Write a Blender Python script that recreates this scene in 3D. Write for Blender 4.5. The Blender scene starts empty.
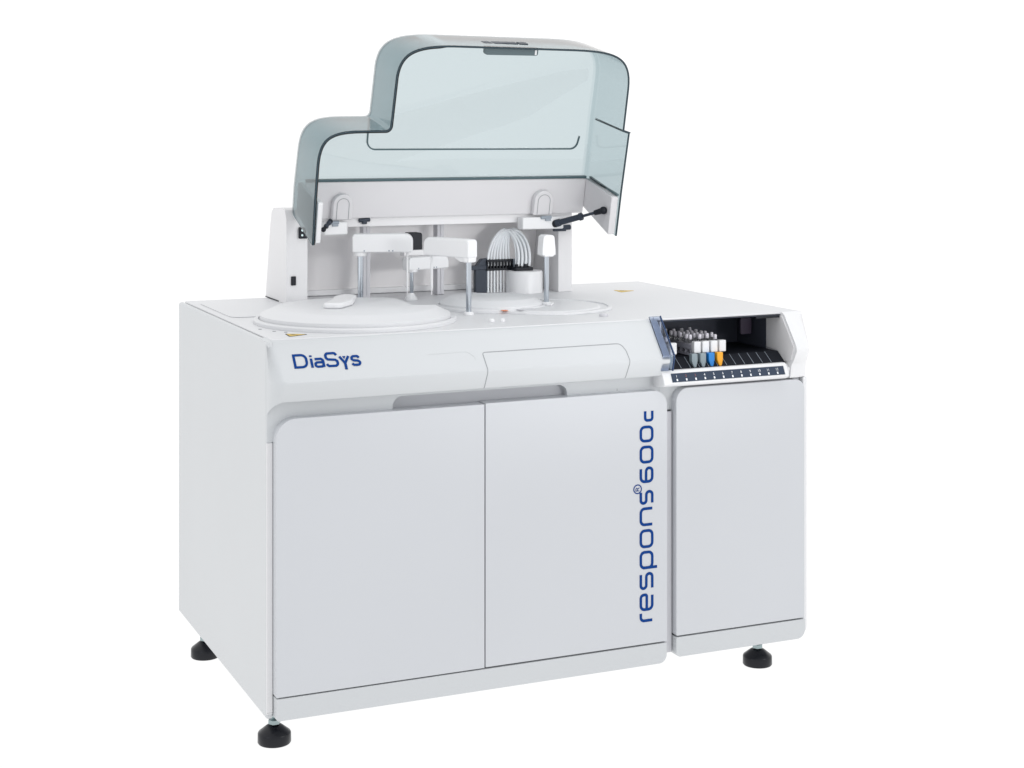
import bpy, bmesh, math, random
from mathutils import Vector, Matrix
random.seed(4)
S = bpy.context.scene
COL = S.collection
R = math.radians

# ------------------------------------------------------------------ materials
def new_mat(name):
    m = bpy.data.materials.new(name); m.use_nodes = True
    return m, m.node_tree.nodes, m.node_tree.links, m.node_tree.nodes['Principled BSDF']

def paint(name, col, rough=.38, var=.02, bump=.02, scale=900, metal=0, coat=0, spec=.5):
    """lacquered / moulded surface: fine orange peel, very faint mottling"""
    m, N, L, b = new_mat(name)
    b.inputs['Roughness'].default_value = rough
    b.inputs['Metallic'].default_value = metal
    b.inputs['Specular IOR Level'].default_value = spec
    b.inputs['Coat Weight'].default_value = coat
    b.inputs['Coat Roughness'].default_value = .15
    tc = N.new('ShaderNodeTexCoord')
    n1 = N.new('ShaderNodeTexNoise'); n1.inputs['Scale'].default_value = 2.3; n1.inputs['Detail'].default_value = 5
    L.new(tc.outputs['Object'], n1.inputs['Vector'])
    rp = N.new('ShaderNodeValToRGB')
    lo = [c * (1 - var) for c in col]; hi = [min(1, c * (1 + var)) for c in col]
    rp.color_ramp.elements[0].position = .3; rp.color_ramp.elements[1].position = .7
    rp.color_ramp.elements[0].color = (*lo, 1); rp.color_ramp.elements[1].color = (*hi, 1)
    L.new(n1.outputs['Fac'], rp.inputs['Fac']); L.new(rp.outputs['Color'], b.inputs['Base Color'])
    n2 = N.new('ShaderNodeTexNoise'); n2.inputs['Scale'].default_value = scale; n2.inputs['Detail'].default_value = 2
    L.new(tc.outputs['Object'], n2.inputs['Vector'])
    bp = N.new('ShaderNodeBump'); bp.inputs['Strength'].default_value = bump; bp.inputs['Distance'].default_value = .002
    L.new(n2.outputs['Fac'], bp.inputs['Height']); L.new(bp.outputs['Normal'], b.inputs['Normal'])
    return m

def clear(name, absorb, density, rough=0.0, ior=1.47):
    m, N, L, b = new_mat(name)
    b.inputs['Base Color'].default_value = (1, 1, 1, 1)
    b.inputs['Transmission Weight'].default_value = 1
    b.inputs['Roughness'].default_value = rough
    b.inputs['IOR'].default_value = ior
    v = N.new('ShaderNodeVolumeAbsorption')
    v.inputs['Color'].default_value = (*absorb, 1); v.inputs['Density'].default_value = density
    L.new(v.outputs[0], N['Material Output'].inputs['Volume'])
    return m

M = {}
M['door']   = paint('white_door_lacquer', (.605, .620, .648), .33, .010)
M['panel']  = paint('white_panel_lacquer', (.612, .628, .642), .40, .012)
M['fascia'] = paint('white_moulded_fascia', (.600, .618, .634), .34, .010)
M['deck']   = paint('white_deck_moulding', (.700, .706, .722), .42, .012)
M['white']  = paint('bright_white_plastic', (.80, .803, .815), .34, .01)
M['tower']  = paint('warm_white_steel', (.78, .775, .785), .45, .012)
M['board']  = paint('hinge_board_lacquer', (.71, .70, .715), .45, .012)
M['recess'] = paint('tower_steel_lightened', (.90, .885, .89), .5, .012)  # same steel as the tower, lightened to lift the shaded recess
M['frame']  = paint('grey_chassis', (.52, .53, .56), .5, .02)
M['gap']    = paint('gap_shade_and_print', (.045, .05, .06), .6, .02, spec=.2)
M['black']  = paint('black_plastic', (.012, .014, .02), .45, .05, spec=.25)
M['slate']  = paint('slate_plastic', (.040, .050, .070), .42, .05, spec=.25)
M['bay']    = paint('navy_black_liner', (.060, .067, .092), .5, .05, spec=.3)
M['redp']   = paint('faded_red_print', (.30, .10, .09), .5)
M['bayfl']  = paint('matt_black_floor', (.014, .016, .022), .6, .05, spec=.15)
M['strip']  = paint('slate_blue_label', (.040, .056, .090), .45, .03, spec=.2)
M['rubber'] = paint('black_rubber', (.005, .006, .010), .28, .08, .03, 300, spec=.35)
M['zinc']   = paint('zinc_plated_steel', (.36, .44, .45), .35, .05, metal=1)
M['steel']  = paint('polished_steel', (.50, .54, .59), .09, .02, metal=1)
M['ink']    = paint('blue_ink', (.004, .048, .23), .55, .02, spec=.1)
M['inkw']   = paint('white_print', (.85, .87, .9), .4, .02)
M['seam']   = paint('seam_shadow_gap', (.30, .31, .33), .6, .02)
M['yellow'] = paint('warning_yellow', (.62, .42, .05), .45, .03)
M['orange'] = paint('orange_label', (.75, .20, .06), .45, .03)
M['grey']   = paint('mid_grey_plastic', (.30, .34, .39), .4, .04)
M['lgrey']  = paint('light_grey_plastic', (.60, .60, .63), .45, .02)
M['tube']   = paint('milky_silicone', (.82, .85, .88), .25, .03, coat=.4)
M['tabg']   = paint('rack_tab_grey', (.26, .32, .35), .42, .05)
M['tabb']   = paint('rack_tab_blue', (.015, .22, .62), .4, .04)
M['taby']   = paint('rack_tab_yellow', (.95, .42, .02), .4, .04)
M['rack']   = paint('smoky_rack_plastic', (.46, .46, .52), .3, .08)
M['liquid'] = paint('pale_cap_plastic', (.80, .78, .84), .3, .05)
M['rimdark']= paint('dark_teal_polished_edge', (.022, .045, .06), .25, .03)
M['tealbar']= paint('teal_bonding_bar', (.07, .12, .135), .3, .03)
M['glass']  = clear('teal_tinted_acrylic', (.29, .455, .495), 148)
M['blue_gl']= clear('blue_tinted_acrylic', (.32, .48, .75), 170, .03)
M['tubegl'] = clear('clear_tube_glass', (.8, .85, .9), 30)

# ------------------------------------------------------------------ helpers
ROOT = None
def link(o, parent=None):
    COL.objects.link(o)
    if parent is not None:
        o.parent = parent
        if parent.type == 'EMPTY':
            o.matrix_parent_inverse = Matrix.Translation(-Vector(parent.location))
    return o

def mk(name, bm, mat, parent=None, bevel=0, seg=3, ang=35, smooth=True, label=None):
    bmesh.ops.recalc_face_normals(bm, faces=bm.faces)
    me = bpy.data.meshes.new(name); bm.to_mesh(me); bm.free()
    me.materials.append(M[mat] if isinstance(mat, str) else mat)
    if smooth:
        me.shade_smooth(); me.set_sharp_from_angle(angle=R(ang))
    o = bpy.data.objects.new(name, me); link(o, parent)
    if bevel:
        b = o.modifiers.new('bevel', 'BEVEL'); b.width = bevel; b.segments = seg
        b.limit_method = 'ANGLE'; b.angle_limit = R(ang); b.harden_normals = True
    if label: o['label'] = label
    return o

def box(bm, x0, x1, y0, y1, z0, z1, mtx=None):
    vs = [bm.verts.new((x, y, z)) for x in (x0, x1) for y in (y0, y1) for z in (z0, z1)]
    for f in ((0,1,3,2),(4,6,7,5),(0,4,5,1),(2,3,7,6),(0,2,6,4),(1,5,7,3)):
        bm.faces.new([vs[i] for i in f])
    if mtx is not None: bmesh.ops.transform(bm, matrix=mtx, verts=vs)
    return vs

def prism(bm, pts, a0, a1, axis='Y', mtx=None):
    """pts 2D polygon; axis = extrusion axis. Y: pts=(x,z)  X: pts=(y,z)  Z: pts=(x,y)"""
    def P(p, a):
        if axis == 'Y': return (p[0], a, p[1])
        if axis == 'X': return (a, p[0], p[1])
        return (p[0], p[1], a)
    A = [bm.verts.new(P(p, a0)) for p in pts]; B = [bm.verts.new(P(p, a1)) for p in pts]
    n = len(pts)
    bm.faces.new(A); bm.faces.new(B[::-1])
    for i in range(n): bm.faces.new((A[i], A[(i+1) % n], B[(i+1) % n], B[i]))
    if mtx is not None: bmesh.ops.transform(bm, matrix=mtx, verts=A + B)
    return A + B

def rounded(pts, rad, seg=6, closed=True):
    """round 2D (or nD) polyline corners; rad scalar or per-point list"""
    n = len(pts); out = []
    if not hasattr(rad, '__len__'): rad = [rad] * n
    for i in range(n):
        p = Vector(pts[i])
        if rad[i] <= 0 or (not closed and i in (0, n - 1)):
            out.append(tuple(p)); continue
        a = Vector(pts[i - 1]) - p; b = Vector(pts[(i + 1) % n]) - p
        la, lb = a.length, b.length
        a.normalize(); b.normalize()
        c = max(-1, min(1, a.dot(b))); th = math.acos(c)
        if th > R(178): out.append(tuple(p)); continue
        d = min(rad[i] / math.tan(th / 2), la * .49, lb * .49)
        q0 = p + a * d; q1 = p + b * d
        r = d * math.tan(th / 2)
        cen = p + (a + b).normalized() * (r / math.sin(th / 2))
        v0 = q0 - cen; v1 = q1 - cen
        tot = math.acos(max(-1, min(1, v0.normalized().dot(v1.normalized()))))
        for k in range(seg + 1):
            t = k / seg
            if tot < 1e-4: out.append(tuple(q0)); break
            s = (v0 * math.sin((1 - t) * tot) + v1 * math.sin(t * tot)) / math.sin(tot)
            out.append(tuple(cen + s))
    return out

def rrect(x0, x1, y0, y1, r, seg=6):
    if not hasattr(r, '__len__'): r = [r] * 4
    return rounded([(x0, y0), (x1, y0), (x1, y1), (x0, y1)], r, seg)

def lathe(bm, prof, cx, cy, seg=48, mtx=None):
    rings = []
    allv = []
    for (r, z) in prof:
        if r < 1e-6:
            v = bm.verts.new((cx, cy, z)); rings.append([v]); allv.append(v)
        else:
            ring = [bm.verts.new((cx + r * math.cos(2 * math.pi * k / seg), cy + r * math.sin(2 * math.pi * k / seg), z)) for k in range(seg)]
            rings.append(ring); allv += ring
    for A, B in zip(rings, rings[1:]):
        for k in range(seg):
            k2 = (k + 1) % seg
            if len(A) == 1 and len(B) == 1: continue
            if len(A) == 1: bm.faces.new((A[0], B[k2], B[k]))
            elif len(B) == 1: bm.faces.new((A[k], A[k2], B[0]))
            else: bm.faces.new((A[k], A[k2], B[k2], B[k]))
    for ring in (rings[0], rings[-1]):
        if len(ring) > 1: bm.faces.new(ring)
    if mtx is not None: bmesh.ops.transform(bm, matrix=mtx, verts=allv)
    return allv

def cyl(bm, p0, p1, r0, r1=None, seg=20):
    p0 = Vector(p0); p1 = Vector(p1); d = p1 - p0; r1 = r0 if r1 is None else r1
    m = Matrix.Translation(p0) @ d.to_track_quat('Z', 'Y').to_matrix().to_4x4()
    return lathe(bm, [(r0, 0), (r1, d.length)], 0, 0, seg, m)

def tube(bm, pts, r, seg=8):
    pts = [Vector(p) for p in pts]; prev = None; up = None
    first = None
    for i, p in enumerate(pts):
        t = (pts[min(i + 1, len(pts) - 1)] - pts[max(i - 1, 0)]).normalized()
        if up is None:
            up = t.orthogonal().normalized()
        up = (up - t * up.dot(t)).normalized(); s = t.cross(up)
        ring = [bm.verts.new(p + (up * math.cos(2 * math.pi * k / seg) + s * math.sin(2 * math.pi * k / seg)) * r) for k in range(seg)]
        if prev:
            for k in range(seg): bm.faces.new((prev[k], prev[(k+1) % seg], ring[(k+1) % seg], ring[k]))
        else: bm.faces.new(ring)
        prev = ring
    bm.faces.new(prev[::-1])

def bez(p0, p1, p2, p3, n=20):
    p0, p1, p2, p3 = map(Vector, (p0, p1, p2, p3)); out = []
    for i in range(n + 1):
        t = i / n; u = 1 - t
        out.append(p0 * u**3 + p1 * 3*u*u*t + p2 * 3*u*t*t + p3 * t**3)
    return out

def ribbon2d(pts, w, closed=False):
    """left/right offset outline of a 2D stroke -> list of quads"""
    P = [Vector(p) for p in pts]
    Q = [P[0]]
    for p in P[1:]:
        if (p - Q[-1]).length > 1e-5: Q.append(p)
    if closed and (Q[0] - Q[-1]).length < 1e-5: Q.pop()
    P = Q; n = len(P); Lf, Rt = [], []
    for i in range(n):
        a = P[i - 1] if (i > 0 or closed) else P[i]
        b = P[(i + 1) % n] if (i < n - 1 or closed) else P[i]
        d1 = (P[i] - a); d2 = (b - P[i])
        d1 = d1.normalized() if d1.length > 1e-9 else d2.normalized()
        d2 = d2.normalized() if d2.length > 1e-9 else d1
        t = (d1 + d2).normalized(); nn = Vector((-t.y, t.x))
        k = 1 / max(.4, nn.dot(Vector((-d1.y, d1.x))))
        Lf.append(P[i] + nn * w / 2 * k); Rt.append(P[i] - nn * w / 2 * k)
    return Lf, Rt

def stroke(bm, pts, w, fn, closed=False, th=.0006):
    """extruded thin stroke; fn(s,t,h) -> 3D position"""
    Lf, Rt = ribbon2d(pts, w, closed); n = len(Lf)
    T = [[bm.verts.new(fn(p.x, p.y, h)) for p in side] for h in (0, th) for side in (Lf, Rt)]
    a, b, c, d = T
    rng = range(n) if closed else range(n - 1)
    for i in rng:
        j = (i + 1) % n
        bm.faces.new((c[i], d[i], d[j], c[j])); bm.faces.new((a[i], a[j], b[j], b[i]))
        bm.faces.new((a[i], c[i], c[j], a[j])); bm.faces.new((b[i], b[j], d[j], d[i]))
    if not closed:
        bm.faces.new((a[0], b[0], d[0], c[0])); bm.faces.new((a[-1], c[-1], d[-1], b[-1]))

def boolean(o, cutbm, op='DIFFERENCE'):
    bmesh.ops.recalc_face_normals(cutbm, faces=cutbm.faces)
    me = bpy.data.meshes.new('cutter'); cutbm.to_mesh(me); cutbm.free()
    c = bpy.data.objects.new('cutter', me); COL.objects.link(c)
    md = o.modifiers.new('b', 'BOOLEAN'); md.object = c; md.operation = op; md.solver = 'EXACT'
    # move boolean before bevel
    while o.modifiers.find('b') > 0:
        o.modifiers.move(o.modifiers.find('b'), o.modifiers.find('b') - 1)
    others = [(m, m.show_viewport) for m in o.modifiers if m.name != 'b']
    for m, _ in others: m.show_viewport = False
    bpy.context.view_layer.update()
    dg = bpy.context.evaluated_depsgraph_get()
    nm = bpy.data.meshes.new_from_object(o.evaluated_get(dg))
    o.modifiers.remove(md)
    for m, s in others: m.show_viewport = s
    o.data = nm
    bpy.data.objects.remove(c); bpy.data.meshes.remove(me)
    nm.shade_smooth(); nm.set_sharp_from_angle(angle=R(30))

BM = bmesh.new

# ------------------------------------------------------------------ camera frame (metres; X along the front, Y into depth, Z up)
CAMLOC = (-1.0438, -3.8136, 1.49296)
cd = bpy.data.cameras.new('camera'); cam = bpy.data.objects.new('camera', cd); COL.objects.link(cam)
cam.location = CAMLOC
cam.rotation_euler = (R(90), 0, -R(90 - 66.0707))
cd.sensor_width = 36; cd.lens = 1633 / 1024 * 36; cd.shift_y = -(384 - 125) / 1024
cd.clip_start = .05; cd.clip_end = 400
S.camera = cam

# ------------------------------------------------------------------ root
ROOT = bpy.data.objects.new('laboratory_analyzer', None); COL.objects.link(ROOT)
ROOT.location = (.75, .47, 0); ROOT.empty_display_size = .2
ROOT['label'] = 'large white floor-standing blood analyzer with its teal clear hood raised and three cabinet doors'
ROOT['category'] = 'laboratory analyzer'

W = 1.522; DP = .94; ZT = .978
# chassis behind the panels
bm = BM(); box(bm, .019, 1.074, .004, DP - .01, .094, .9705)
frame = mk('chassis', bm, 'frame', ROOT)
bm = BM(); box(bm, 1.080, 1.484, .004, DP - .01, .094, .9705)
mframe = mk('chassis', bm, 'frame', ROOT)
cb = BM(); box(cb, 1.0850, 1.4585, -.1, .40, .812, .99); boolean(mframe, cb)

# side panels
bm = BM(); box(bm, 0, .018, -.016, DP, .0735, .976)
mk('side_panel', bm, 'panel', ROOT, bevel=.0075, seg=5)
bm = BM(); prism(bm, rrect(-.034, DP, .088, .800, [.03, .003, .003, .003]), 1.5085, W, 'X')
box(bm, 1.5085, W, .056, DP, .8002, .9700)
mk('side_panel', bm, 'white', ROOT, bevel=.005, seg=4)

# deck top plate
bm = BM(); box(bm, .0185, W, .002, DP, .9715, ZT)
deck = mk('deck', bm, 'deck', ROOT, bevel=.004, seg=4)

# upper front fascia: swept nose with a rounded left end and an arched underside
PROF = [(.05, .962), (.0016, .9755), (-.006, .9725), (-.014, .965), (-.076, .889), (-.0795, .883), (-.0795, .876), (-.0640, .841), (-.0600, .836), (-.050, .8335), (-.0185, .832), (-.0175, .736), (.05, .736)]
PROF[0] = (.05, .9775)
def fascia_bm(x0, x1, left=True, right=False):
    bm = BM()
    xs = [0, .0012, .003, .006, .010, .015, .021, .028, .036] if left else [0]
    xs = [x0 + x for x in xs]
    if right: xs += [x1 - x for x in (.03, .022, .015, .009, .004, .0015, 0)]
    else: xs += [x1]
    rings = []
    for x in xs:
        e = x - x0 if left else 1; g = math.sqrt(max(0, 1 - (1 - min(e / .026, 1)) ** 2))
        ar = .032; k = min(e / ar, 1); dz = ar - math.sqrt(max(0, ar * ar - (ar * (1 - k)) ** 2)) if left else 0
        if right:
            e2 = x1 - x; g = min(g, .25 + .75 * math.sqrt(max(0, 1 - (1 - min(e2 / .02, 1)) ** 2)))
        ring = []
        for i, (y, z) in enumerate(PROF):
            if y < -.0175: y = -.0175 + (y + .0175) * (.06 + .94 * g)
            if 7 <= i <= 10: z -= dz * (1 if i > 7 else .6)
            ring.append(bm.verts.new((x, y, z)))
        rings.append(ring)
    for A, B in zip(rings, rings[1:]):
        n = len(A)
        for i in range(n): bm.faces.new((A[i], A[(i+1) % n], B[(i+1) % n], B[i]))
    bm.faces.new(rings[0]); bm.faces.new(rings[-1][::-1])
    return bm
fascia = mk('front_fascia', fascia_bm(.0012, 1.066), 'fascia', ROOT, ang=24)
# finger recess under the nose, across both doors
cb = BM(); prism(cb, rounded([(.319, .770), (.796, .770), (.796, .8235), (.319, .8235)], [0, 0, .024, .024], 8), -.045, .03, 'Y')
boolean(fascia, cb)
# recess liner, the pull pocket
bm = BM()
prism(bm, [(.322, .745), (.802, .745), (.802, .8265), (.322, .8265)], .012, .0295, 'Y')
mk('door_pull_recess', bm, 'frame', fascia, bevel=.002)

# slope plane of the nose
SL0 = Vector((0, -.014, .965)); SL1 = Vector((0, -.076, .889)); SD = (SL0 - SL1); SLEN = SD.length; SD.normalize()
SN = Vector((0, -SD.z, SD.y)).normalized()
def slope(x, s, h=0):   # s measured up from the crease
    p = SL1 + SD * s + SN * (h + .0004); return Vector((x, p.y, p.z))

# service hatch outline on the fascia: fine gap following the profile
def onprof(x, s, h):
    # s = arc length downward from deck edge
    pts = [Vector(p) for p in PROF[3:9]]
    i = 0
    while i < len(pts) - 2 and s > (pts[i+1] - pts[i]).length:
        s -= (pts[i+1] - pts[i]).length; i += 1
    d = (pts[i+1] - pts[i]).normalized(); p = pts[i] + d * s; nrm = Vector((d.y, -d.x))
    if nrm.x > 0: nrm = -nrm
    p = p + nrm * (h + .0002); return Vector((x, p.x, p.y))
LT = sum((Vector(PROF[i+1]) - Vector(PROF[i])).length for i in range(3, 8))
def densify(pts, step=.004):
    out = []
    for a, b in zip(pts, pts[1:]):
        a = Vector(a); b = Vector(b); n = max(1, int((b - a).length / step))
        out += [tuple(a + (b - a) * k / n) for k in range(n)]
    return out + [pts[-1]]
hp = rounded([(.545, LT - .001), (.5475, .102), (.5460, .056), (.552, .0535), (.936, .052), (.9450, .074), (.9465, .104), (.942, LT - .001)], [0, .02, .008, .008, .018, .02, .02, 0], 5, closed=False)
bm = BM(); stroke(bm, densify(hp), .0020, onprof, th=.0004)
mk('hatch_seam', bm, 'seam', fascia, smooth=False)
bm = BM(); box(bm, .9405, .9420, -.0182, -.0174, .797, .8315)
mk('hatch_seam', bm, 'seam', fascia, smooth=False)
bm = BM(); box(bm, .5545, .5560, .0112, .0121, .792, .8225)
mk('recess_seam', bm, 'seam', fascia, smooth=False)
# faint embossed groove left of the hatch
bm = BM(); stroke(bm, densify(rounded([(.398, .050), (.505, .048), (.520, .062), (.523, .072)], [0, .012, .01, 0], 5, closed=False)), .0016, onprof, th=.0003)
mk('embossed_groove', bm, 'fascia', fascia, smooth=False)

# brand lettering on the fascia (stroke font)
bm = BM(); u = .000236; q = .000276; SB = .0310
LN = [0]
def L1(pts, closed=False, r=.006, w=.0062):
    pp = rounded([(a * u * 1.0, b * q) for a, b in pts], r, 6, closed=closed)
    LN[0] += 1
    stroke(bm, pp, w, lambda s, t, h, k=LN[0] % 5: slope(.0585 + s, SB + t, h + k * .00012), closed)
L1([(12, 12), (138, 12), (138, 133), (12, 133)], True, [0, .0125, .0125, 0])
L1([(188, 0), (188, 92)]); L1([(188, 108), (188, 124)])
L1([(226, 84), (292, 84), (310, 68), (310, 0)], r=.004); L1([(310, 50), (242, 50), (226, 40), (226, 18), (242, 7), (292, 7), (310, 18)], r=.003)
L1([(460, 112), (444, 134), (362, 134), (346, 118), (346, 90), (362, 74), (442, 66), (460, 50), (460, 22), (442, 6), (360, 6), (344, 28)], r=.004, w=.0064)
L1([(490, 96), (538, 26), (586, 96)], r=.0); L1([(538, 28), (538, -38)], w=.0066)
L1([(694, 72), (680, 90), (632, 90), (616, 78), (616, 60), (632, 49), (678, 43), (696, 31), (696, 14), (680, 2), (628, 2), (612, 18)], r=.003)
tri = [bm.verts.new(slope(.0585 + a * u, SB + b * q, h)) for h in (0, .0006) for a, b in ((520, 97), (556, 97), (538, 68))]
bm.faces.new(tri[:3]); bm.faces.new(tri[3:][::-1])
for i in range(3): bm.faces.new((tri[i], tri[(i+1) % 3], tri[(i+1) % 3 + 3], tri[i + 3]))
mk('lettering', bm, 'ink', fascia, smooth=False)

# ------------------------------------------------------------------ doors
def door(x0, x1, z0, z1, rads, name='cabinet_door', mat='door', y0=-.046, bev=.0035):
    bm = BM(); prism(bm, rrect(x0, x1, z0, z1, rads, 10), y0, -.004, 'Y')
    return mk(name, bm, mat, ROOT, bevel=bev, seg=4, ang=40)
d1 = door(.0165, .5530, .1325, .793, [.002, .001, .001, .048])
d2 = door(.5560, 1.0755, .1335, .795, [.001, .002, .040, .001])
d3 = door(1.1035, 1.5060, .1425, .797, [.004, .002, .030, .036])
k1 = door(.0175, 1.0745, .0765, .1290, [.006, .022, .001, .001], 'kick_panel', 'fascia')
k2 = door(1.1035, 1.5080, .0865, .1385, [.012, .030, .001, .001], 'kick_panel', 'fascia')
# dark slabs added behind the doors to deepen the shade in the gaps
bm = BM(); box(bm, .0187, 1.0795, -.012, .003, .10, .735)
mk('gap_shade_backing', bm, 'gap', ROOT, smooth=False)
bm = BM(); box(bm, 1.0800, 1.5080, -.012, .003, .10, .735)
mk('gap_shade_backing', bm, 'gap', ROOT, smooth=False)
# white front stile between side panel and door, and module divider
bm = BM(); box(bm, .0008, .0155, -.0175, -.0125, .090, .7335)
box(bm, .0008, .0155, -.0175, -.0125, .086, .0895)
mk('front_stile', bm, 'tower', ROOT, bevel=.001)
bm = BM(); box(bm, 1.0785, 1.1010, -.026, -.0125, .095, .7335)
mk('front_stile', bm, 'lgrey', ROOT, bevel=.002)

# product lettering, running up the second door
bm = BM()
zz = lambda py: .193 + (622 - py) * .002623
XB, XT = 1.0305, .9965
def G(y0, y1, strokes, hgt=1.0):
    a = zz(y0) + .0040; b = zz(y1) - .0040
    for k_, (pts, cl, rr) in enumerate(strokes):
        pp = [(a + (b - a) * s, t * (XB - XT) * hgt) for s, t in pts]
        pp = rounded(pp, [k * .011 for k in rr] if hasattr(rr, '__len__') else rr * .011, 5, closed=cl)
        stroke(bm, pp, .0073, lambda s, t, h, k=k_: Vector((XB - t, -.0462 - h - k * .0002, s)), cl)
loop = [(0, 0), (1, 0), (1, 1), (0, 1)]
G(622.8, 613.0, [([(0, 0), (0, 1), (1.1, 1)], False, 1)])
G(611.7, 594, [([(.10, .48), (1, .48), (1, 1), (0, 1), (0, 0), (.95, 0)], False, [0, .4, 1, 1, 1, 0])])
ES = ([(.95, 1), (0, 1), (0, .52), (1, .52), (1, 0), (0, 0)], False, [0, .8, .8, .8, .8, 0])
G(590.5, 573, [ES])
G(570, 551.5, [(loop, True, 1), ([(0, .8), (0, -.42)], False, 0)])
G(549, 530, [(loop, True, 1)])
G(527, 508, [([(0, 0), (0, 1), (1, 1), (1, 0)], False, 1)])
G(505.5, 491, [ES])
G(484, 467.5, [([(.95, 1), (0, 1), (0, 0), (1, 0), (1, .54), (.1, .54)], False, [0, 1, 1, .8, .8, 0])])
G(464.5, 446.5, [(loop, True, 1)])
G(443.5, 426.5, [(loop, True, 1)])
G(423, 411.5, [([(1.1, 1), (0, 1), (0, 0), (1.1, 0)], False, .6)], .62)
# registered mark
cz, cxr = zz(489.3), .9870; rr = .0112
stroke(bm, [(cz + rr * math.cos(a * math.pi / 14), cxr + rr * math.sin(a * math.pi / 14)) for a in range(28)], .0028, lambda s, t, h: Vector((t, -.0462 - h, s)), True)
for pts in ([(-.0045, -.005), (-.0045, .005), (.001, .005), (.0032, .0028), (.001, 0), (-.0045, 0)], [(-.0005, 0), (.0038, -.005)]):
    stroke(bm, [(cz + a, cxr - b) for a, b in pts], .0018, lambda s, t, h: Vector((t, -.0462 - h, s)))
mk('lettering', bm, 'ink', d2, smooth=False)

# ------------------------------------------------------------------ sample bay (right module)
# end cheek with the nose profile
CH = [(.055, .9765), (-.004, .9775), (-.016, .970), (-.070, .898), (-.0765, .886), (-.0765, .878), (-.062, .850), (-.0535, .842), (-.050, .8305), (-.048, .812), (-.044, .8025), (-.030, .8000), (.055, .8000)]
bm = BM(); rings = []
for x in [1.460, 1.470] + [W - .052 * k for k in (.85, .7, .55, .42, .3, .2, .12, .06, .02, 0)]:
    g = math.sqrt(max(0, 1 - (1 - min((W - x) / .054, 1)) ** 2)); ring = []
    for y, z in CH:
        if y < -.003: y = -.003 + (y + .003) * (.42 + .58 * g)
        ring.append(bm.verts.new((x, y, z)))
    rings.append(ring)
for A, B in zip(rings, rings[1:]):
    for i in range(len(A)): bm.faces.new((A[i], A[(i+1) % len(A)], B[(i+1) % len(A)], B[i]))
bm.faces.new(rings[0]); bm.faces.new(rings[-1][::-1])
mk('end_cheek', bm, 'white', ROOT, ang=28)
bm = BM(); box(bm, 1.0665, 1.508, -.0175, .03, .7365, .7995)
mk('bay_fascia', bm, 'fascia', ROOT, bevel=.002)
SH = [(.02, .8035), (-.040, .8035), (-.066, .8060), (-.0740, .8095), (-.0790, .8155), (-.0650, .8440), (-.0600, .8480), (-.046, .8475), (-.030, .8400), (.02, .8400)]
bm = BM(); prism(bm, SH, 1.0490, 1.4340, 'X'); prism(bm, [(.02, .8036), (-.040, .8036), (-.046, .8300), (-.030, .8395), (.02, .8395)], 1.4341, 1.4595, 'X')
shelf = mk('bay_shelf', bm, 'white', ROOT, bevel=.002, seg=3, ang=20)
# numbered strip on the sloping front of the shelf
sa = Vector((-.0790, .8155)); sb = Vector((-.0650, .8440)); sd = (sb - sa).normalized(); sn = Vector((-sd.y, sd.x))
def sh(x, t, h):
    p = sa + sd * t + sn * h; return Vector((x, p.x, p.y))
bm = BM(); vs = [bm.verts.new(sh(x, t, h)) for h in (.0002, .0012) for x, t in ((1.0740, .0035), (1.4220, .0035), (1.4220, .0275), (1.0740, .0275))]
for f in ((0,1,2,3),(4,5,6,7),(0,1,5,4),(1,2,6,5),(2,3,7,6),(3,0,4,7)): bm.faces.new([vs[i] for i in f])
strip = mk('number_strip', bm, 'strip', ROOT, smooth=False)
for k in range(12):
    bm = BM()
    x = 1.0890 + k * .0282
    vs = [bm.verts.new(sh(x + a, t, .0016)) for a, t in ((-.0022, .006), (.0022, .006), (.0022, .0120), (-.0022, .0120))]
    bm.faces.new(vs)
    mk('indicator_light', bm, 'inkw', strip, smooth=False)
for k in range(12):
    x = 1.0890 + k * .0282
    cu = bpy.data.curves.new('numeral', 'FONT'); cu.body = str(k + 1); cu.size = .0092; cu.align_x = 'CENTER'
    t_ = bpy.data.objects.new('numeral', cu); COL.objects.link(t_)
    bpy.context.view_layer.update()
    me = bpy.data.meshes.new_from_object(t_.evaluated_get(bpy.context.evaluated_depsgraph_get()))
    bpy.data.objects.remove(t_)
    me.transform(Matrix(((1, 0, 0, x), (0, sd.x, sn.x, sh(0, .0160, .0017).y), (0, sd.y, sn.y, sh(0, .0160, .0017).z), (0, 0, 0, 1))))
    me.materials.clear(); me.materials.append(M['redp'] if k in (1, 2) else M['inkw'])
    link(bpy.data.objects.new('numeral', me), strip)

# dark liner: back, floor, ramp, ceiling, walls
bm = BM()
t = .003
box(bm, 1.0920, 1.4570, .225, .228, .850, .968)
box(bm, 1.0700, 1.4590, .0030, .225, .9685, .9705)
box(bm, 1.0890, 1.0920, .008, .225, .850, .968)
box(bm, 1.4570, 1.4578, .072, .225, .850, .968)
liner = mk('bay_liner', bm, 'bay', ROOT, smooth=False)
bm = BM(); prism(bm, [(.224, .8690), (.012, .8690), (-.0290, .8400), (-.0290, .8365), (.012, .8655), (.224, .8660)], 1.0600, 1.4565, 'X')
mk('bay_floor', bm, 'bayfl', ROOT, smooth=False)
bm = BM(); box(bm, 1.4545, 1.4585, -.004, .070, .9560, .9600)
bm.free()
# light inner cheek plate at the right end
bm = BM(); prism(bm, [(.070, .9600), (.004, .9680), (-.006, .9670), (-.066, .8880), (-.050, .8520), (-.020, .8445), (.012, .8700), (.070, .8750)], 1.4572, 1.4598, 'X')
mk('bay_side_plate', bm, 'tower', ROOT, smooth=False)
bm = BM(); box(bm, 1.380, 1.4550, .000, .010, .9625, .9680); box(bm, 1.405, 1.425, -.002, 0, .9635, .967)
mk('latch_slot', bm, 'black', ROOT, bevel=.001)
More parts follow.
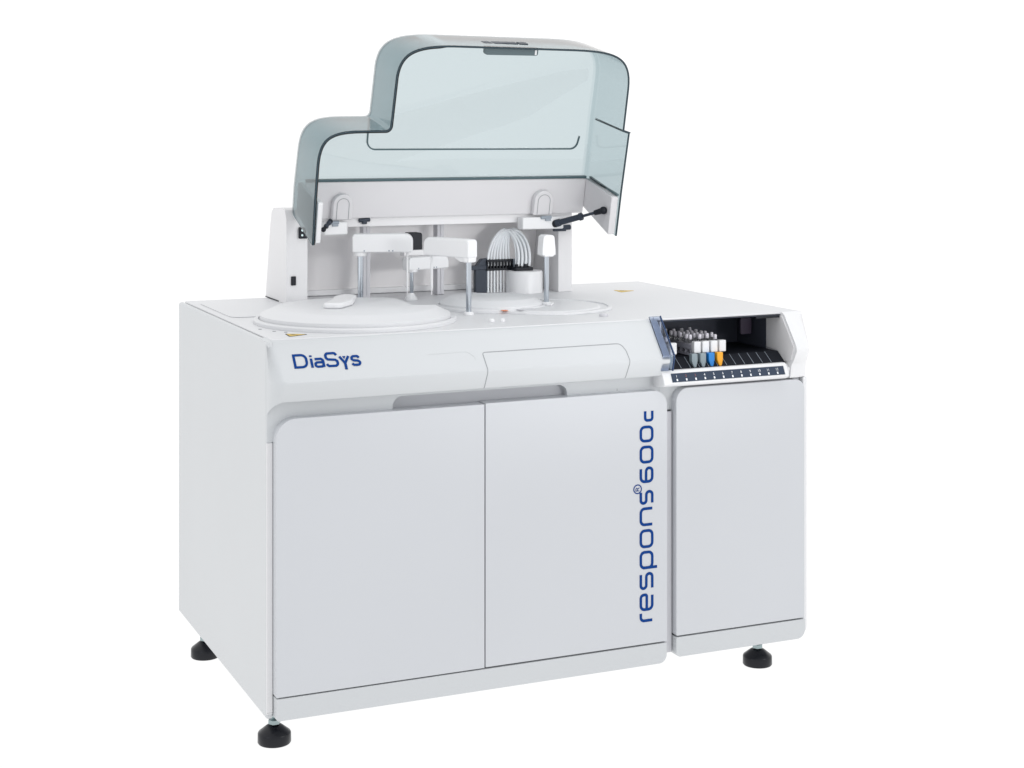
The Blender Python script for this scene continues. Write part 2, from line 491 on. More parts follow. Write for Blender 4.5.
# plum patch in the bay, painted as a reflection
bm = BM(); prism(bm, rrect(1.405, 1.440, .905, .950, .004), .120, .126, 'Y')
mk('plum_reflection', bm, paint('plum_reflection_tint', (.055, .042, .07), .3, .04), ROOT, smooth=False)
# rack guide ribs on floor and ramp
for k in range(13):
    x = 1.0756 + k * .0282
    bm = BM(); prism(bm, [(.012, .8692), (.012, .8700), (-.022, .8463), (-.022, .8452)], x - .0006, x + .0006, 'X')
    mk('guide_rib', bm, 'grey', liner, smooth=False)
for k in range(12):
    x = 1.0890 + k * .0282
    bm = BM(); box(bm, x - .002, x + .002, -.049, -.0455, .8470, .8492)
    mk('position_mark', bm, 'gap', shelf, smooth=False)

# sliding blue acrylic cover parked at the left end
def sheet(prof, x0, x1, th):
    P = [Vector(p) for p in prof]; out = []
    for i, p in enumerate(P):
        a = P[max(i-1, 0)]; b = P[min(i+1, len(P)-1)]; d = (b - a).normalized(); out.append(p + Vector((-d.y, d.x)) * th)
    return [tuple(p) for p in P] + [tuple(p) for p in out[::-1]]
cp = rounded([(-.002, .9825), (-.0780, .8880), (-.0680, .8500)], [0, .012, 0], 6, closed=False)
bm = BM(); prism(bm, sheet(cp, 0, 0, -.0035), 1.0440, 1.0750, 'X')
cover = mk('sliding_cover', bm, 'blue_gl', ROOT)
bm = BM(); prism(bm, sheet([(y - .0005, z) for y, z in cp], 0, 0, -.0060), 1.0755, 1.0785, 'X')
mk('cover_edge_and_glint', bm, paint('deep_blue_edge', (.02, .05, .13), .2), cover)
bm = BM(); prism(bm, sheet([(y + .004, z - .003) for y, z in cp], 0, 0, -.002), 1.0570, 1.0600, 'X')
mk('cover_edge_and_glint', bm, 'lgrey', cover)  # pale strip imitating the bright streak across the cover

# ------------------------------------------------------------------ levelling feet
def foot(x, y):
    bm = BM(); lathe(bm, [(.0385, 0), (.0405, .003), (.0400, .0235), (.0385, .0265), (.0200, .0410), (.015, .0435), (0, .0435)], x, y, 40)
    f = mk('levelling_foot', bm, 'rubber', ROOT, ang=40)
    bm = BM(); lathe(bm, [(.0075, .044), (.0075, .100)], x, y, 20)
    lathe(bm, [(.015, .0465), (.015, .056)], x, y, 6); lathe(bm, [(.013, .064), (.013, .070)], x, y, 24)
    for k in range(8): lathe(bm, [(.0075, .057 + k * .004), (.0088, .059 + k * .004), (.0075, .061 + k * .004)], x, y, 20)
    mk('threaded_stem', bm, 'zinc', f)
for x, y in ((.0330, .030), (.030, .730), (1.412, .045), (1.40, .80)): foot(x, y)

# ------------------------------------------------------------------ rear tower with its working recess
TP = [(.732, .9785), (.955, .9785), (.905, 1.190), (.890, 1.235), (.868, 1.2495), (.760, 1.2515), (.748, 1.247), (.732, 1.221)]
bm = BM()
prism(bm, TP, .265, .3275, 'X')
prism(bm, TP, 1.130, 1.176, 'X')
prism(bm, [(.732, 1.196), (.9035, 1.196), (.890, 1.235), (.868, 1.2495), (.760, 1.2515), (.748, 1.247), (.732, 1.221)], .3275, 1.130, 'X')
bmesh.ops.remove_doubles(bm, verts=bm.verts, dist=1e-5)
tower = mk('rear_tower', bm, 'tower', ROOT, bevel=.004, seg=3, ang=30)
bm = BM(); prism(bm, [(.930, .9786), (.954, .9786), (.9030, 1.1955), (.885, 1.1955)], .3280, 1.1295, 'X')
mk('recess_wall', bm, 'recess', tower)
bm = BM(); box(bm, .3285, 1.129, .908, .9285, .9790, .9960)
mk('wall_ledge', bm, 'white', tower, bevel=.003)
bm = BM(); box(bm, .300, .3255, .722, .7315, 1.166, 1.199)
sk = mk('hinge_socket', bm, 'black', tower, bevel=.003)
bm = BM()
for z in (1.176, 1.190): cyl(bm, (.309, .7205, z), (.309, .7225, z), .0032)
mk('screw', bm, 'zinc', sk)
bm = BM(); prism(bm, rrect(.2785, .2925, 1.032, 1.058, .002), .7285, .7315, 'Y')
mk('port', bm, 'black', tower)
bm = BM(); box(bm, .266, .2665, .74, .95, .9787, .9797); bm.free()
bm = BM(); box(bm, .2635, .2648, .810, .953, .9790, .9815)
mk('base_seam', bm, 'gap', tower)
# two guide columns in the recess
for x in (.520, .756):
    bm = BM(); box(bm, x, x + .022, .800, .835, .9790, 1.1955); box(bm, x + .010, x + .013, .798, .8005, .985, 1.19)
    mk('guide_column', bm, 'lgrey', tower, bevel=.002)
# hinge blocks beneath the hood
for x0, x1 in ((.366, .436), (.990, 1.128)):
    bm = BM(); box(bm, x0, x1, .690, .7305, 1.176, 1.213)
    hb = mk('hinge_block', bm, 'white', tower, bevel=.004)
    c = x0 + .022 if x0 < .5 else x0 + .075
    bm = BM()
    cyl(bm, (c - .015, .688, 1.211), (c + .02, .688, 1.2125), .0050); box(bm, c, c + .018, .685, .695, 1.201, 1.209)
    mk('hinge_pin', bm, 'grey', hb, bevel=.001)
bm = BM(); cyl(bm, (.482, .728, 1.214), (.516, .728, 1.216), .006); box(bm, .492, .506, .722, .7315, 1.203, 1.214)
mk('bumper', bm, 'slate', tower, bevel=.002)

# ------------------------------------------------------------------ hood (opened 77 degrees about its rear hinge)
TH = R(13); WV = Vector((0, math.cos(TH), math.sin(TH))); VV = Vector((0, -math.sin(TH), math.cos(TH)))
HB = Vector((0, .742, 1.224)); HL = .20
HO = HB - WV * HL       # rim plane origin
def hp3(x, v, w):       # w: 0 at rim, HL at back plate
    return Vector((x, 0, 0)) + HO + VV * v + WV * w
def inset(path, t0):
    P = [Vector(p) for p in path]; out = []
    n = len(P)
    for i in range(n):
        a = P[max(i-1, 0)]; b = P[min(i+1, n-1)]; t = t0
        if t0 >= .006 and P[i].x < .62: t = t0 + .0026
        d1 = (P[i] - a).normalized() if i > 0 else (b - P[i]).normalized()
        d2 = (b - P[i]).normalized() if i < n-1 else d1
        tt = (d1 + d2).normalized(); nn = Vector((tt.y, -tt.x)); k = 1 / max(.5, nn.dot(Vector((d1.y, -d1.x))))
        out.append(P[i] + nn * t * k)
    return out
def bz2(p0, p1, p2, p3, n=14):
    out = []
    for i in range(n + 1):
        t = i / n; u = 1 - t
        out.append(tuple(p0[j]*u**3 + p1[j]*3*u*u*t + p2[j]*3*u*t*t + p3[j]*t**3 for j in (0, 1)))
    return out
def hpath(lo, k=1.0):
    q = 1 - k
    P = [(.286 - .008 * q, lo), (.2835 - .006 * q, .10)]
    P += bz2((.2835 - .002 * q, .200), (.284, .285), (.310, .3065), (.410, .3070))
    P += rounded([(.410, .3070), (.4885, .3080), (.4930, .440)], [0, .012, 0], 6, closed=False)[1:-1]
    P += bz2((.4935, .440), (.4940, .528), (.538, .5500), (.660, .5505), 16)
    P += bz2((1.010, .5470), (1.170, .5460), (1.2265 - .006 * q, .534), (1.2265 - .007 * q, .430), 16)
    P += [(1.2165 + .009 * k, .306), (1.2165 + .0285 * k, .300), (1.2165 + .0235 * k, .12), (1.2165 + .022 * k, lo)]
    return P
def KK(w_): return max(0.0, 1 - w_ / (HL - .03))
T = .0060
levels = [(0, 0), (HL - .030, 0), (HL - .012, .0015), (HL - .004, .006), (HL, .014)]
def lov(w): return -.020 + .046 * (w / HL)
bm = BM()
outer, inner = [], []
for w_, ins in levels:
    outer.append([bm.verts.new(hp3(p.x, p.y, w_)) for p in inset(hpath(lov(w_), KK(w_)), ins)])
TB = .0048
ilev = [(0, T), (HL - .030, T), (HL - .016, T + .0015), (HL - TB - .003, T + .006), (HL - TB, T + .012)]
for w_, ins in ilev:
    inner.append([bm.verts.new(hp3(p.x, p.y, w_)) for p in inset(hpath(lov(w_), KK(w_)), ins)])
n = len(outer[0])
for A, B in list(zip(outer, outer[1:])) + list(zip(inner, inner[1:])):
    for i in range(n - 1): bm.faces.new((A[i], A[i+1], B[i+1], B[i]))
for i in range(n - 1): bm.faces.new((outer[0][i], outer[0][i+1], inner[0][i+1], inner[0][i]))   # rim
# open lower edge: end strips of the walls and the plate edge
for e in (0, n - 1):
    for A, B, C, D in zip(outer, outer[1:], inner, inner[1:]):
        bm.faces.new((A[e], B[e], D[e], C[e]))
bm.faces.new(outer[-1]); bm.faces.new(inner[-1][::-1])
bm.faces.new((outer[-1][0], outer[-1][-1], inner[-1][-1], inner[-1][0]))
bmesh.ops.recalc_face_normals(bm, faces=bm.faces)
hood = mk('hood', bm, 'glass', ROOT, ang=45, label='see-through teal acrylic hood, raised, with a stepped left shoulder')
# polished dark rim bead
def bead(path2d, w_, wid, th, name, mat, parent, closed=False):
    bm = BM()
    stroke(bm, [tuple(p) for p in path2d], wid, lambda s, t, h: hp3(s, t, w_ - h), closed, th)
    return mk(name, bm, mat, parent, smooth=False)
bead(inset(hpath(-.020), T / 2), -.0004, .0046, .0012, 'rim_edge', 'rimdark', hood)
# ledge on the right wall where the lower wall steps outward
bm = BM(); vs = [bm.verts.new(hp3(x, v, w_)) for w_, k in ((-.001, 1), (HL - .032, .06)) for x, v in ((1.2165 + .005 * k, .305 + .0025 * k), (1.2175 + .029 * k, .3000 + .0002 * k), (1.2175 + .029 * k, .2990 - .0022 * k), (1.2165 + .005 * k, .3045 - .001 * k))]
for f in ((0,1,2,3),(4,5,6,7),(0,1,5,4),(1,2,6,5),(2,3,7,6),(3,0,4,7)): bm.faces.new([vs[i] for i in f])
mk('wall_step', bm, 'rimdark', hood, smooth=False)
# crease outlining the raised front section in the closed hood's top
cr = rounded([(.4925, .298), (.4925, .205), (1.168, .203), (1.176, .243)], [0, .026, .030, 0], 8, closed=False)
bead(cr, HL - TB - .001, .0042, .0045, 'top_crease', 'tealbar', hood)
# latch recess at the top centre and the grip slots in the top wall
bm = BM(); vs = prism(bm, rounded([(.757, .5245), (.922, .5245), (.922, .5435), (.757, .5445)], [.008, .006, 0, 0], 5), .004, .020, 'Y')
for v in bm.verts: v.co = hp3(v.co.x, v.co.z, v.co.y)
latch = mk('latch', bm, paint('grey_teal_smoked', (.10, .14, .155), .3), hood, bevel=.001)
bm = BM()
for x0, x1 in ((.775, .800), (.806, .880), (.886, .912)):
    vs = [bm.verts.new(hp3(x, v, w_)) for x in (x0, x1) for v in (.5460, .5500) for w_ in (.055, .085)]
    for f in ((0,1,3,2),(4,6,7,5),(0,4,5,1),(2,3,7,6),(0,2,6,4),(1,5,7,3)): bm.faces.new([vs[i] for i in f])
mk('grip_slot', bm, 'slate', hood, bevel=.001)
bm = BM(); vs = [bm.verts.new(hp3(x, v, w_)) for x in (.911, .9165) for v in (.527, .541) for w_ in (.002, .0038)]
for f in ((0,1,3,2),(4,6,7,5),(0,4,5,1),(2,3,7,6),(0,2,6,4),(1,5,7,3)): bm.faces.new([vs[i] for i in f])
mk('latch_glint', bm, 'white', latch, smooth=False)  # white sliver standing in for the glint at the latch end

# white inner hinge frame: back board and two cheeks
def hbox(bm, x0, x1, v0, v1, w0, w1):
    vs = [bm.verts.new(hp3(x, v, w_)) for x in (x0, x1) for v in (v0, v1) for w_ in (w0, w1)]
    for f in ((0,1,3,2),(4,6,7,5),(0,4,5,1),(2,3,7,6),(0,2,6,4),(1,5,7,3)): bm.faces.new([vs[i] for i in f])
def hprism(bm, pts, x0, x1):   # pts (v,w)
    A = [bm.verts.new(hp3(x0, *p)) for p in pts]; B = [bm.verts.new(hp3(x1, *p)) for p in pts]; n = len(pts)
    bm.faces.new(A); bm.faces.new(B[::-1])
    for i in range(n): bm.faces.new((A[i], A[(i+1) % n], B[(i+1) % n], B[i]))
bm = BM(); hbox(bm, .3165, 1.2075, .002, .112, .179, .1875)
board = mk('hinge_board', bm, 'board', hood, bevel=.002)
for x0, x1 in ((.2965, .3110), (1.2080, 1.2310)):
    bm = BM(); hprism(bm, [(-.016, .0015), (.098, .0015), (.102, .006), (.111, .1875), (.022, .1875)], x0, x1)
    mk('hinge_cheek', bm, 'board' if x0 > 1 else 'white', hood, bevel=.0025)
bm = BM(); hbox(bm, .3165, 1.2075, .1130, .1200, .176, .1885)
hprism(bm, [(.1035, .002), (.109, .002), (.1175, .186), (.112, .186)], 1.2240, 1.2315)
mk('bonding_bar', bm, 'tealbar', hood, bevel=.001)
for x0, x1 in ((.392, .452), (1.030, 1.094)):
    def arch(a, b, top, bot): 
        r = (b - a) / 2; c = (a + b) / 2
        return [(a, bot)] + [(c - r * math.cos(k * math.pi / 16), top - r + r * math.sin(k * math.pi / 16)) for k in range(17)] + [(b, bot)]
    bm = BM(); pts = arch(x0, x1, .080, .003)
    A = [bm.verts.new(hp3(p[0], p[1], .179)) for p in pts]; B = [bm.verts.new(hp3(p[0], p[1], .158)) for p in pts]; n = len(pts)
    bm.faces.new(A); bm.faces.new(B[::-1])
    for i in range(n): bm.faces.new((A[i], A[(i+1) % n], B[(i+1) % n], B[i]))
    hc = mk('hinge_cover', bm, 'board', hood, bevel=.004)
    bead(arch(x0 + .012, x1 - .012, .068, .006), .1578, .0016, .0006, 'cover_groove', 'seam', hc)

# gas strut (right) and its stub (left)
def strut(a, b, f=.55, k=1.0):
    a = Vector(a); b = Vector(b); m_ = a + (b - a) * f
    bm = BM(); cyl(bm, a, m_, .0092 * k); cyl(bm, m_, m_ + (b - a).normalized() * .010 * k, .0118 * k)
    cyl(bm, a - (b - a).normalized() * .004, a + (b - a).normalized() * .016 * k, .0115 * k)
    s = mk('gas_strut', bm, 'slate', ROOT, bevel=.001)
    bm = BM(); cyl(bm, m_, b, .0044 * k); mk('piston_rod', bm, 'slate', s)
    for p in (a, b):
        bm = BM(); bmesh.ops.create_icosphere(bm, subdivisions=3, radius=.0120 * k, matrix=Matrix.Translation(p))
        if p == b: cyl(bm, b - (b - a).normalized() * .03 * k, b, .0075 * k, .0100 * k)
        mk('ball_socket', bm, 'black', s)
    return s
strut((1.100, .690, 1.192), (1.2000, .565, 1.236), .50)
bm = BM(); cyl(bm, (1.13, .722, 1.176), (1.165, .722, 1.178), .008); box(bm, 1.11, 1.15, .718, .7315, 1.166, 1.174)
mk('strut_mount', bm, 'slate', tower, bevel=.001)
strut((.380, .680, 1.2165), (.357, .672, 1.194), .5, .62)

# ------------------------------------------------------------------ carousels on the deck
bm = BM()
lathe(bm, [(.266, .9783), (.266, .986), (.262, .9895), (.2545, .9895), (.2535, .9845), (.2505, .9845), (.2495, .9990), (.214, 1.0150), (.210, 1.0170), (0, 1.0170)], .324, .284, 128)
disc = mk('reagent_carousel_cover', bm, 'deck', ROOT, ang=14)
cb = BM(); prism(cb, [(.470, .245), (.60, .188), (.72, .20), (.72, .62), (.500, .62)], .98, 1.1, 'Z'); boolean(disc, cb)
# moulded knob on the cover
bm = BM()
kp = rounded([(.222, .248), (.262, .222), (.322, .296), (.372, .420), (.350, .455), (.310, .420), (.270, .330)], [.012, .02, .03, .016, .02, .03, .012], 6)
prism(bm, kp, 1.0170, 1.0320, 'Z')
mk('knob', bm, 'white', disc, bevel=.006, seg=4)
bm = BM(); lathe(bm, [(.157, .9783), (.157, .985), (.154, .988), (.1495, .988), (.149, .9845), (.147, .9845), (.146, .993), (.122, 1.007), (.118, 1.0085), (0, 1.0085)], .776, .432, 96)
d2c = mk('reaction_carousel_cover', bm, 'deck', ROOT, ang=14)
cb = BM(); prism(cb, [(.776, .60), (.776, .535), (.83, .505), (.95, .52), (.95, .64)], .9795, 1.1, 'Z'); boolean(d2c, cb)
bm = BM(); prism(bm, [(.776 + r * math.cos(R(a)), .432 + r * math.sin(R(a))) for r, rng in ((.176, range(-40, 41, 4)), (.162, range(40, -41, -4))) for a in rng], .9865, .9925, 'Z')
mk('carousel_rim', bm, 'white', ROOT, bevel=.0015)
bm = BM(); lathe(bm, [(.184, .9783), (.184, .982), (.181, .9845), (.174, .9845), (.172, .9815), (.152, .9815), (.150, .9845), (.146, .9860), (0, .9860)], .911, .352, 128)
mk('wash_station_plate', bm, 'deck', ROOT, ang=14)
# small deck details
def slab(name, pts, z0, z1, mat, bev=0): 
    bm = BM(); prism(bm, pts, z0, z1, 'Z'); return mk(name, bm, mat, ROOT, bevel=bev)
slab('colour_label', rrect(.738, .755, .262, .280, .003), .9863, .9872, 'orange')
slab('colour_label', rrect(.785, .835, .256, .282, .004), .9863, .9875, 'lgrey')
for (x, y, r) in ((.965, .105, .012), (.640, .112, .008), (.668, .105, .006)):
    bm = BM(); lathe(bm, [(r, .9783), (r, .9835), (r * .7, .9865), (0, .987)], x, y, 24); mk('deck_button', bm, 'white' if x < .9 else 'lgrey', ROOT)
for (x, y) in ((.066, .150), (.088, .122), (.045, .205)):
    bm = BM(); lathe(bm, [(.0045, .9781), (.0045, .9788), (0, .9788)], x, y, 16); mk('deck_screw', bm, 'seam', ROOT)
slab('deck_inset', rrect(.040, .225, .47, .86, .03), .9783, .9800, 'deck', .0008)
# triangular warning stickers
for (px, py, s, rz) in ((.092, .062, .046, 25), (1.325, .675, .052, 25)):
    mt = Matrix.Translation((px, py, 0)) @ Matrix.Rotation(R(rz), 4, 'Z')
    def tri(sz): return rounded([(sz * math.cos(R(90 + 120 * k)), sz * math.sin(R(90 + 120 * k))) for k in range(3)], sz * .12, 4)
    bm = BM(); prism(bm, tri(s * .78), .9781, .9786, 'Z', mt); st = mk('warning_sticker', bm, 'gap' if px < 1 else 'yellow', ROOT, smooth=False)
    bm = BM(); prism(bm, tri(s * .66), .9786, .9789, 'Z', mt); mk('sticker_face', bm, 'yellow', st, smooth=False)
    bm = BM(); box(bm, -.002, .002, -.004, .012, .9789, .9791, mt); box(bm, -.002, .002, -.012, -.008, .9789, .9791, mt)
    mk('warning_mark', bm, 'gap', st, smooth=False)

# ------------------------------------------------------------------ dispensing arms
def arm(pole, ang, length, zb, ht, back=.022, wd=.044, need=None, collar=.012, zbase=.9783, pr=.0095, label=None, front_drop=0):
    """arm body runs from the pole along ang; rounded far end"""
    mt = Matrix.Translation((pole[0], pole[1], 0)) @ Matrix.Rotation(R(ang), 4, 'Z')
    bm = BM()
    prof = rounded([(-back, zb), (length, zb), (length, zb + ht), (-back, zb + ht)], [.004, .006, .022, .010], 6)
    prism(bm, prof, -wd / 2, wd / 2, 'Y', mt)
    a = mk('dispensing_arm', bm, 'white', ROOT, bevel=.004, seg=4, label=label)
    bm = BM(); lathe(bm, [(.016, zb - collar), (.0175, zb - collar + .002), (.0175, zb + .001)], pole[0], pole[1], 28)
    if front_drop:
        prism(bm, [(-back + .002, zb + .002), (-back + .002, zb - front_drop), (.018, zb - front_drop), (.045, zb + .002)], -wd / 2 + .003, wd / 2 - .003, 'Y', mt)
    mk('collar', bm, 'white', a, bevel=.001)
    for k, lx in enumerate((.012, length * .55, length * .62)):
        p = mt @ Vector((lx, -wd / 2 - .0003, zb + .005)); q = mt @ Vector((lx, -wd / 2 + .001, zb + .005))
        bm = BM(); cyl(bm, p, q, .0022, seg=12); mk('screw', bm, 'grey', a)
    bm = BM(); lathe(bm, [(pr, zbase), (pr, zb - collar + .001)], pole[0], pole[1], 28)
    mk('pole', bm, 'steel', a)
    bm = BM(); lathe(bm, [(pr + .006, zbase), (pr + .006, zbase + .006), (pr + .002, zbase + .009)], pole[0], pole[1], 28)
    mk('pole_base', bm, 'white', a)
    if need:
        p = mt @ Vector((length - .016, 0, 0))
        bm = BM(); cyl(bm, (p.x, p.y, zb - .001), (p.x, p.y, need + .02), .0032); cyl(bm, (p.x, p.y, need + .02), (p.x, p.y, need), .0018, .0010)
        mk('needle', bm, 'white', a)
    return a
arm((.4575, .640), -22, .150, 1.129, .053, need=1.00, pr=.0082, label='dispensing arm furthest left, over the big round cover')
arm((.644, .279), 113, .160, 1.133, .050, need=1.022, front_drop=.011, wd=.036, back=.016, pr=.0074, label='dispensing arm reaching away from the middle of the deck')
arm((.636, .700), 18, .128, 1.066, .038, pr=.0055, wd=.036, collar=.006, label='low dispensing arm at the back of the recess')
# cone at the foot of the low arm
bm = BM(); lathe(bm, [(.020, .9783), (.018, .984), (.008, .999), (0, .999)], .634, .700, 28); mk('pole_cone', bm, 'white', ROOT)
# black cable guide standing on the low arm's carriage
bm = BM(); box(bm, .625, .70, .735, .775, 1.104, 1.122); cg = mk('carriage', bm, 'tower', ROOT, bevel=.003)
bm = BM(); prism(bm, rounded([(.640, 1.122), (.684, 1.122), (.684, 1.173), (.640, 1.173)], [0, 0, .008, .004], 5), .738, .772, 'Y')
mk('cable_guide', bm, 'black', cg, bevel=.002)
# mixer
bm = BM(); prism(bm, rounded([(-.0205, 0), (-.015, 0), (-.0135, -.004), (.0135, -.004), (.015, 0), (.0205, 0), (.0205, .014), (.0165, .057), (-.0165, .057), (-.0205, .014)], [.0, 0, 0, 0, 0, 0, .004, .010, .010, .004], 5), -.018, .018, 'Y', Matrix.Translation((.911, .352, 1.127)))
mx = mk('mixer', bm, 'white', ROOT, bevel=.004, seg=4)
bm = BM(); lathe(bm, [(.0070, .986), (.0070, 1.124)], .911, .352, 28); mk('pole', bm, 'steel', mx)
bm = BM(); lathe(bm, [(.015, .986), (.015, .992), (.010, .995)], .911, .352, 28); mk('pole_base', bm, 'white', mx)

# ------------------------------------------------------------------ wash manifold with arched hoses
bm = BM(); lathe(bm, [(.056, .9783), (.056, 1.040), (.054, 1.0445), (.049, 1.046), (0, 1.046)], 1.032, .770, 56)
wash = mk('wash_manifold', bm, 'white', ROOT)
bm = BM(); box(bm, .880, .918, .795, .815, .9785, 1.062); box(bm, .866, .918, .792, .818, 1.050, 1.062)
prism(bm, [(.882, 1.060), (.900, 1.082), (.926, 1.084), (.926, 1.060)], .795, .815, 'Y')
mk('bracket', bm, 'slate', wash, bevel=.0015)
bm = BM()
box(bm, .915, 1.002, .790, .800, 1.072, 1.080); box(bm, .915, 1.002, .790, .800, 1.046, 1.053); box(bm, .915, 1.002, .806, .812, 1.046, 1.080)
for k in range(9): box(bm, .915 + k * .0104, .919 + k * .0104, .788, .806, 1.050, 1.076)
mk('comb', bm, 'black', wash, smooth=False)
bm = BM(); box(bm, 1.002, 1.022, .770, .800, 1.048, 1.080); mk('end_block', bm, 'grey', wash, bevel=.002)
bm = BM(); prism(bm, rrect(.990, 1.052, .745, .790, .006), 1.046, 1.056, 'Z')
for k in range(4): lathe(bm, [(.006, 1.056), (.006, 1.066)], 1.000 + k * .014, .758 + (k % 2) * .014, 12)
mk('hose_plate', bm, 'black', wash, bevel=.001)
for k in range(8):
    x = .9215 + k * .0104
    bm = BM(); cyl(bm, (x, .7955, .9790), (x, .7955, 1.046), .0032, seg=10)
    mk('wash_needle', bm, 'white' if k % 2 else 'tube', wash)
    ap = (.972 + .0052 * k, .792 - .004 * (k % 2), 1.172 - .004 * (k % 3))
    p = bez((x, .798, 1.060), (x - .002, .798, 1.112), (ap[0] - .030, .794, 1.160), ap, 14)
    ex = 1.006 + (k // 2) * .0125; d_ = Vector((.020, -.002, .001))
    if k % 2 == 0:
        q = bez(ap, Vector(ap) + d_, (ex + .012, .760, 1.135), (ex, .760, 1.060), 16)
    else:
        q = bez(ap, Vector(ap) + d_ * .9, (ex + .004, .772, 1.130), (ex - .002, .772, 1.062), 16)
    bm = BM(); tube(bm, p + q[1:], .0036 if k % 2 else .0042, 10)
    mk('hose', bm, 'tube', wash)

# ------------------------------------------------------------------ sample racks and tubes: things of their own, standing in the bay
def make_rack(x, tabmat, label, y0=-.004, ntube=6):
    r = bpy.data.objects.new('sample_rack', None); COL.objects.link(r); r.location = (x, y0, .8610); r.empty_display_size = .03
    r['label'] = label; r['category'] = 'sample rack'; r['group'] = 'sample racks standing in the numbered bay'
    z0 = .8610
    bm = BM()
    box(bm, x - .0095, x + .0095, y0 + .020, y0 + .190, z0 + .009, z0 + .016)
    box(bm, x - .0100, x + .0100, y0 + .014, y0 + .190, z0 + .026, z0 + .040)
    for k in range(ntube + 1):
        yy = y0 + .020 + k * .0275; box(bm, x - .0095, x + .0095, yy, yy + .004, z0 + .016, z0 + .026)
    mk('rack_body', bm, 'rack', r, bevel=.001)
    bm = BM(); box(bm, x - .0105, x + .0105, y0 - .002, y0 + .014, z0 + .019, z0 + .050)
    mk('handle', bm, 'white', r, bevel=.0025)
    bm = BM(); prism(bm, rounded([(x - .0270, z0 + .020), (x - .0270, z0 + .000), (x - .0200, z0 - .0175), (x - .0130, z0 - .0175), (x - .0090, z0 + .000), (x - .0090, z0 + .020)], [.002, .014, .006, .006, .014, .002], 7), y0 - .018, y0 - .003, 'Y')
    bmesh.ops.translate(bm, verts=bm.verts, vec=(0, 0, 0))
    mk('tab', bm, tabmat, r, bevel=.0015)
    return r
tabs = [(0, 'tabg', 'sample rack at the far left, half behind the blue cover edge'),
        (1, 'tabg', 'sample rack second from the left of the bay, its front low and plain'),
        (2, 'tabg', 'sample rack with a grey front tab, just left of another grey one'),
        (3, 'tabg', 'sample rack with a grey front tab, beside the blue-tabbed rack'),
        (4, 'tabb', 'sample rack with the bright blue front tab'),
        (5, 'taby', 'sample rack with the yellow-orange front tab')]
ORD = ['frontmost', 'second', 'third', 'fourth', 'fifth', 'rearmost']
WHO = {0: 'in the rack at the far left behind the blue cover edge', 2: 'in the left grey-tabbed rack', 3: 'in the grey-tabbed rack beside the blue tab', 4: 'in the blue-tabbed rack', 5: 'in the rack with the yellow tab'}
proto = None
for k, mat, lab in tabs:
    if k == 1: continue
    x = 1.1175 if k == 0 else 1.1915 + (k - 2) * .0262
    make_rack(x, mat, lab)
    for j in range(6):
        yy = -.004 + .0355 + j * .0275
        if proto is None:
            proto = bpy.data.objects.new('sample_tube', None); COL.objects.link(proto); proto.location = (0, 0, 0)
            proto.empty_display_size = .02
            bm = BM(); lathe(bm, [(0, .0), (.005, .002), (.0064, .008), (.0064, .046), (.0054, .046), (.0054, .009), (0, .005)], 0, 0, 16)
            o = mk('tube_wall', bm, 'tubegl', proto)
            bm = BM(); lathe(bm, [(0, .006), (.0050, .010), (.0050, .030), (0, .030)], 0, 0, 14); mk('sample', bm, 'liquid', proto)
            bm = BM(); lathe(bm, [(.0046, .0445), (.0050, .0460), (.0050, .0580), (.0036, .0610), (0, .0610)], 0, 0, 16); mk('cap', bm, 'liquid', proto)
            t_ = proto
        else:
            t_ = proto.copy(); COL.objects.link(t_)
            for ch in proto.children:
                c = ch.copy(); COL.objects.link(c); c.parent = t_; c.matrix_parent_inverse = Matrix()
        t_.location = (x, yy, .8745 + random.uniform(-.0015, .0035)); t_.rotation_euler = (R(random.uniform(-3, 3)), R(random.uniform(-3, 3)), 0)
        t_['label'] = '%s sample tube %s' % (ORD[j], WHO[k]); t_['category'] = 'sample tube'; t_['group'] = 'capped sample tubes standing in the racks'
for ch in proto.children:
    ch.matrix_parent_inverse = Matrix(); ch.data.transform(Matrix.Diagonal((1, 1, .80, 1)))

# ------------------------------------------------------------------ setting: floor with an added white glow that hides shadows, white surround
mf, N, L, b = new_mat('glowing_white_floor')
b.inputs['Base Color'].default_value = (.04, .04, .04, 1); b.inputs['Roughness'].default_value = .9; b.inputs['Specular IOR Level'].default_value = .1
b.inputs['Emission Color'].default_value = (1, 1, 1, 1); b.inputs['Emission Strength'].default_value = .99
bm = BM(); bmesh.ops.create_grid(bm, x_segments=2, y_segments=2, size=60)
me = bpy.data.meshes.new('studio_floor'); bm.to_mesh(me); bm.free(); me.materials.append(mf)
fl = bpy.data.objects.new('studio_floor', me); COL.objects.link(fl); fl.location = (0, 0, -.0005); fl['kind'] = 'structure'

w = bpy.data.worlds.new('World'); S.world = w; w.use_nodes = True
N = w.node_tree.nodes; L = w.node_tree.links; bg = N['Background']
tc = N.new('ShaderNodeTexCoord'); sp = N.new('ShaderNodeSeparateXYZ'); L.new(tc.outputs['Generated'], sp.inputs[0])
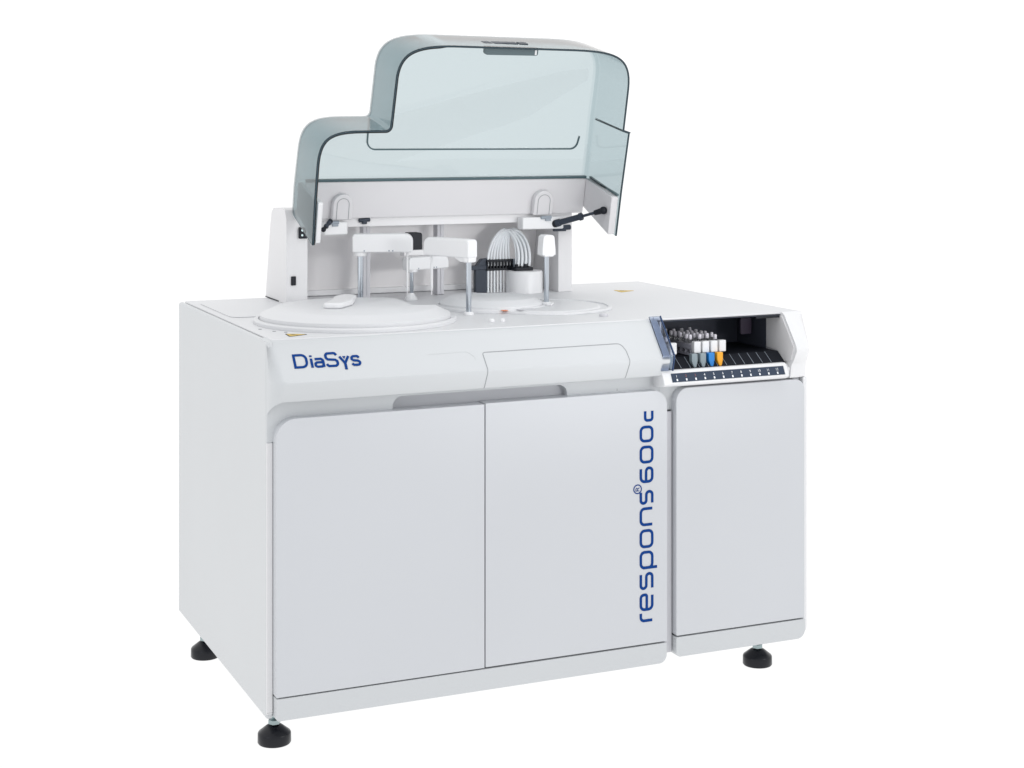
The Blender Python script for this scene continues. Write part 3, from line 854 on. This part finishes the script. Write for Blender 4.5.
# bright white cyclorama behind the machine, darker studio behind the camera
mp = N.new('ShaderNodeVectorMath'); mp.operation = 'DOT_PRODUCT'; mp.inputs[1].default_value = (.15, .97, .20)
L.new(tc.outputs['Generated'], mp.inputs[0])
cr = N.new('ShaderNodeValToRGB'); e = cr.color_ramp.elements
e[0].position = .30; e[0].color = (.74, .755, .775, 1); e[1].position = .62; e[1].color = (1, 1, 1, 1)
mr = N.new('ShaderNodeMapRange'); mr.inputs[1].default_value = -1; mr.inputs[2].default_value = 1
L.new(mp.outputs['Value'], mr.inputs[0]); L.new(mr.outputs[0], cr.inputs['Fac'])
L.new(cr.outputs['Color'], bg.inputs['Color']); bg.inputs['Strength'].default_value = 1.12

def area(name, loc, tgt, sx, sy, power, col=(1, 1, 1)):
    ld = bpy.data.lights.new(name, 'AREA'); ld.shape = 'RECTANGLE'; ld.size = sx; ld.size_y = sy; ld.energy = power; ld.color = col
    o = bpy.data.objects.new(name, ld); COL.objects.link(o); o.location = loc
    o.rotation_euler = (Vector(tgt) - Vector(loc)).to_track_quat('-Z', 'Y').to_euler()
area('softbox', (-1.7, -.9, 1.0), (.0, .1, .5), .9, 1.4, 2.6, (.95, .98, 1))
area('softbox', (3.0, -3.0, 1.8), (1.0, .0, .6), 1.2, 1.4, 16, (1, .99, .98))
area('softbox', (.9, -1.7, 3.8), (.8, .2, .9), 1.6, 1.6, 15)
ld = bpy.data.lights.new('recess_fill_spot', 'SPOT'); ld.energy = 330; ld.spot_size = R(20); ld.spot_blend = .8; ld.shadow_soft_size = .45
o = bpy.data.objects.new('recess_fill_spot', ld); COL.objects.link(o); o.location = (1.7, -3.4, 1.42); o.scale = (1, .33, 1)  # added narrow spot that brightens the recess under the hood
o.rotation_euler = (Vector((.72, .75, 1.075)) - Vector(o.location)).to_track_quat('-Z', 'Y').to_euler()

S.view_settings.view_transform = 'Standard'; S.view_settings.look = 'None'; S.view_settings.exposure = 0; S.view_settings.gamma = 1
S.render.engine = 'CYCLES'
S.cycles.max_bounces = 16; S.cycles.transmission_bounces = 14; S.cycles.transparent_max_bounces = 16
S.cycles.use_denoising = True
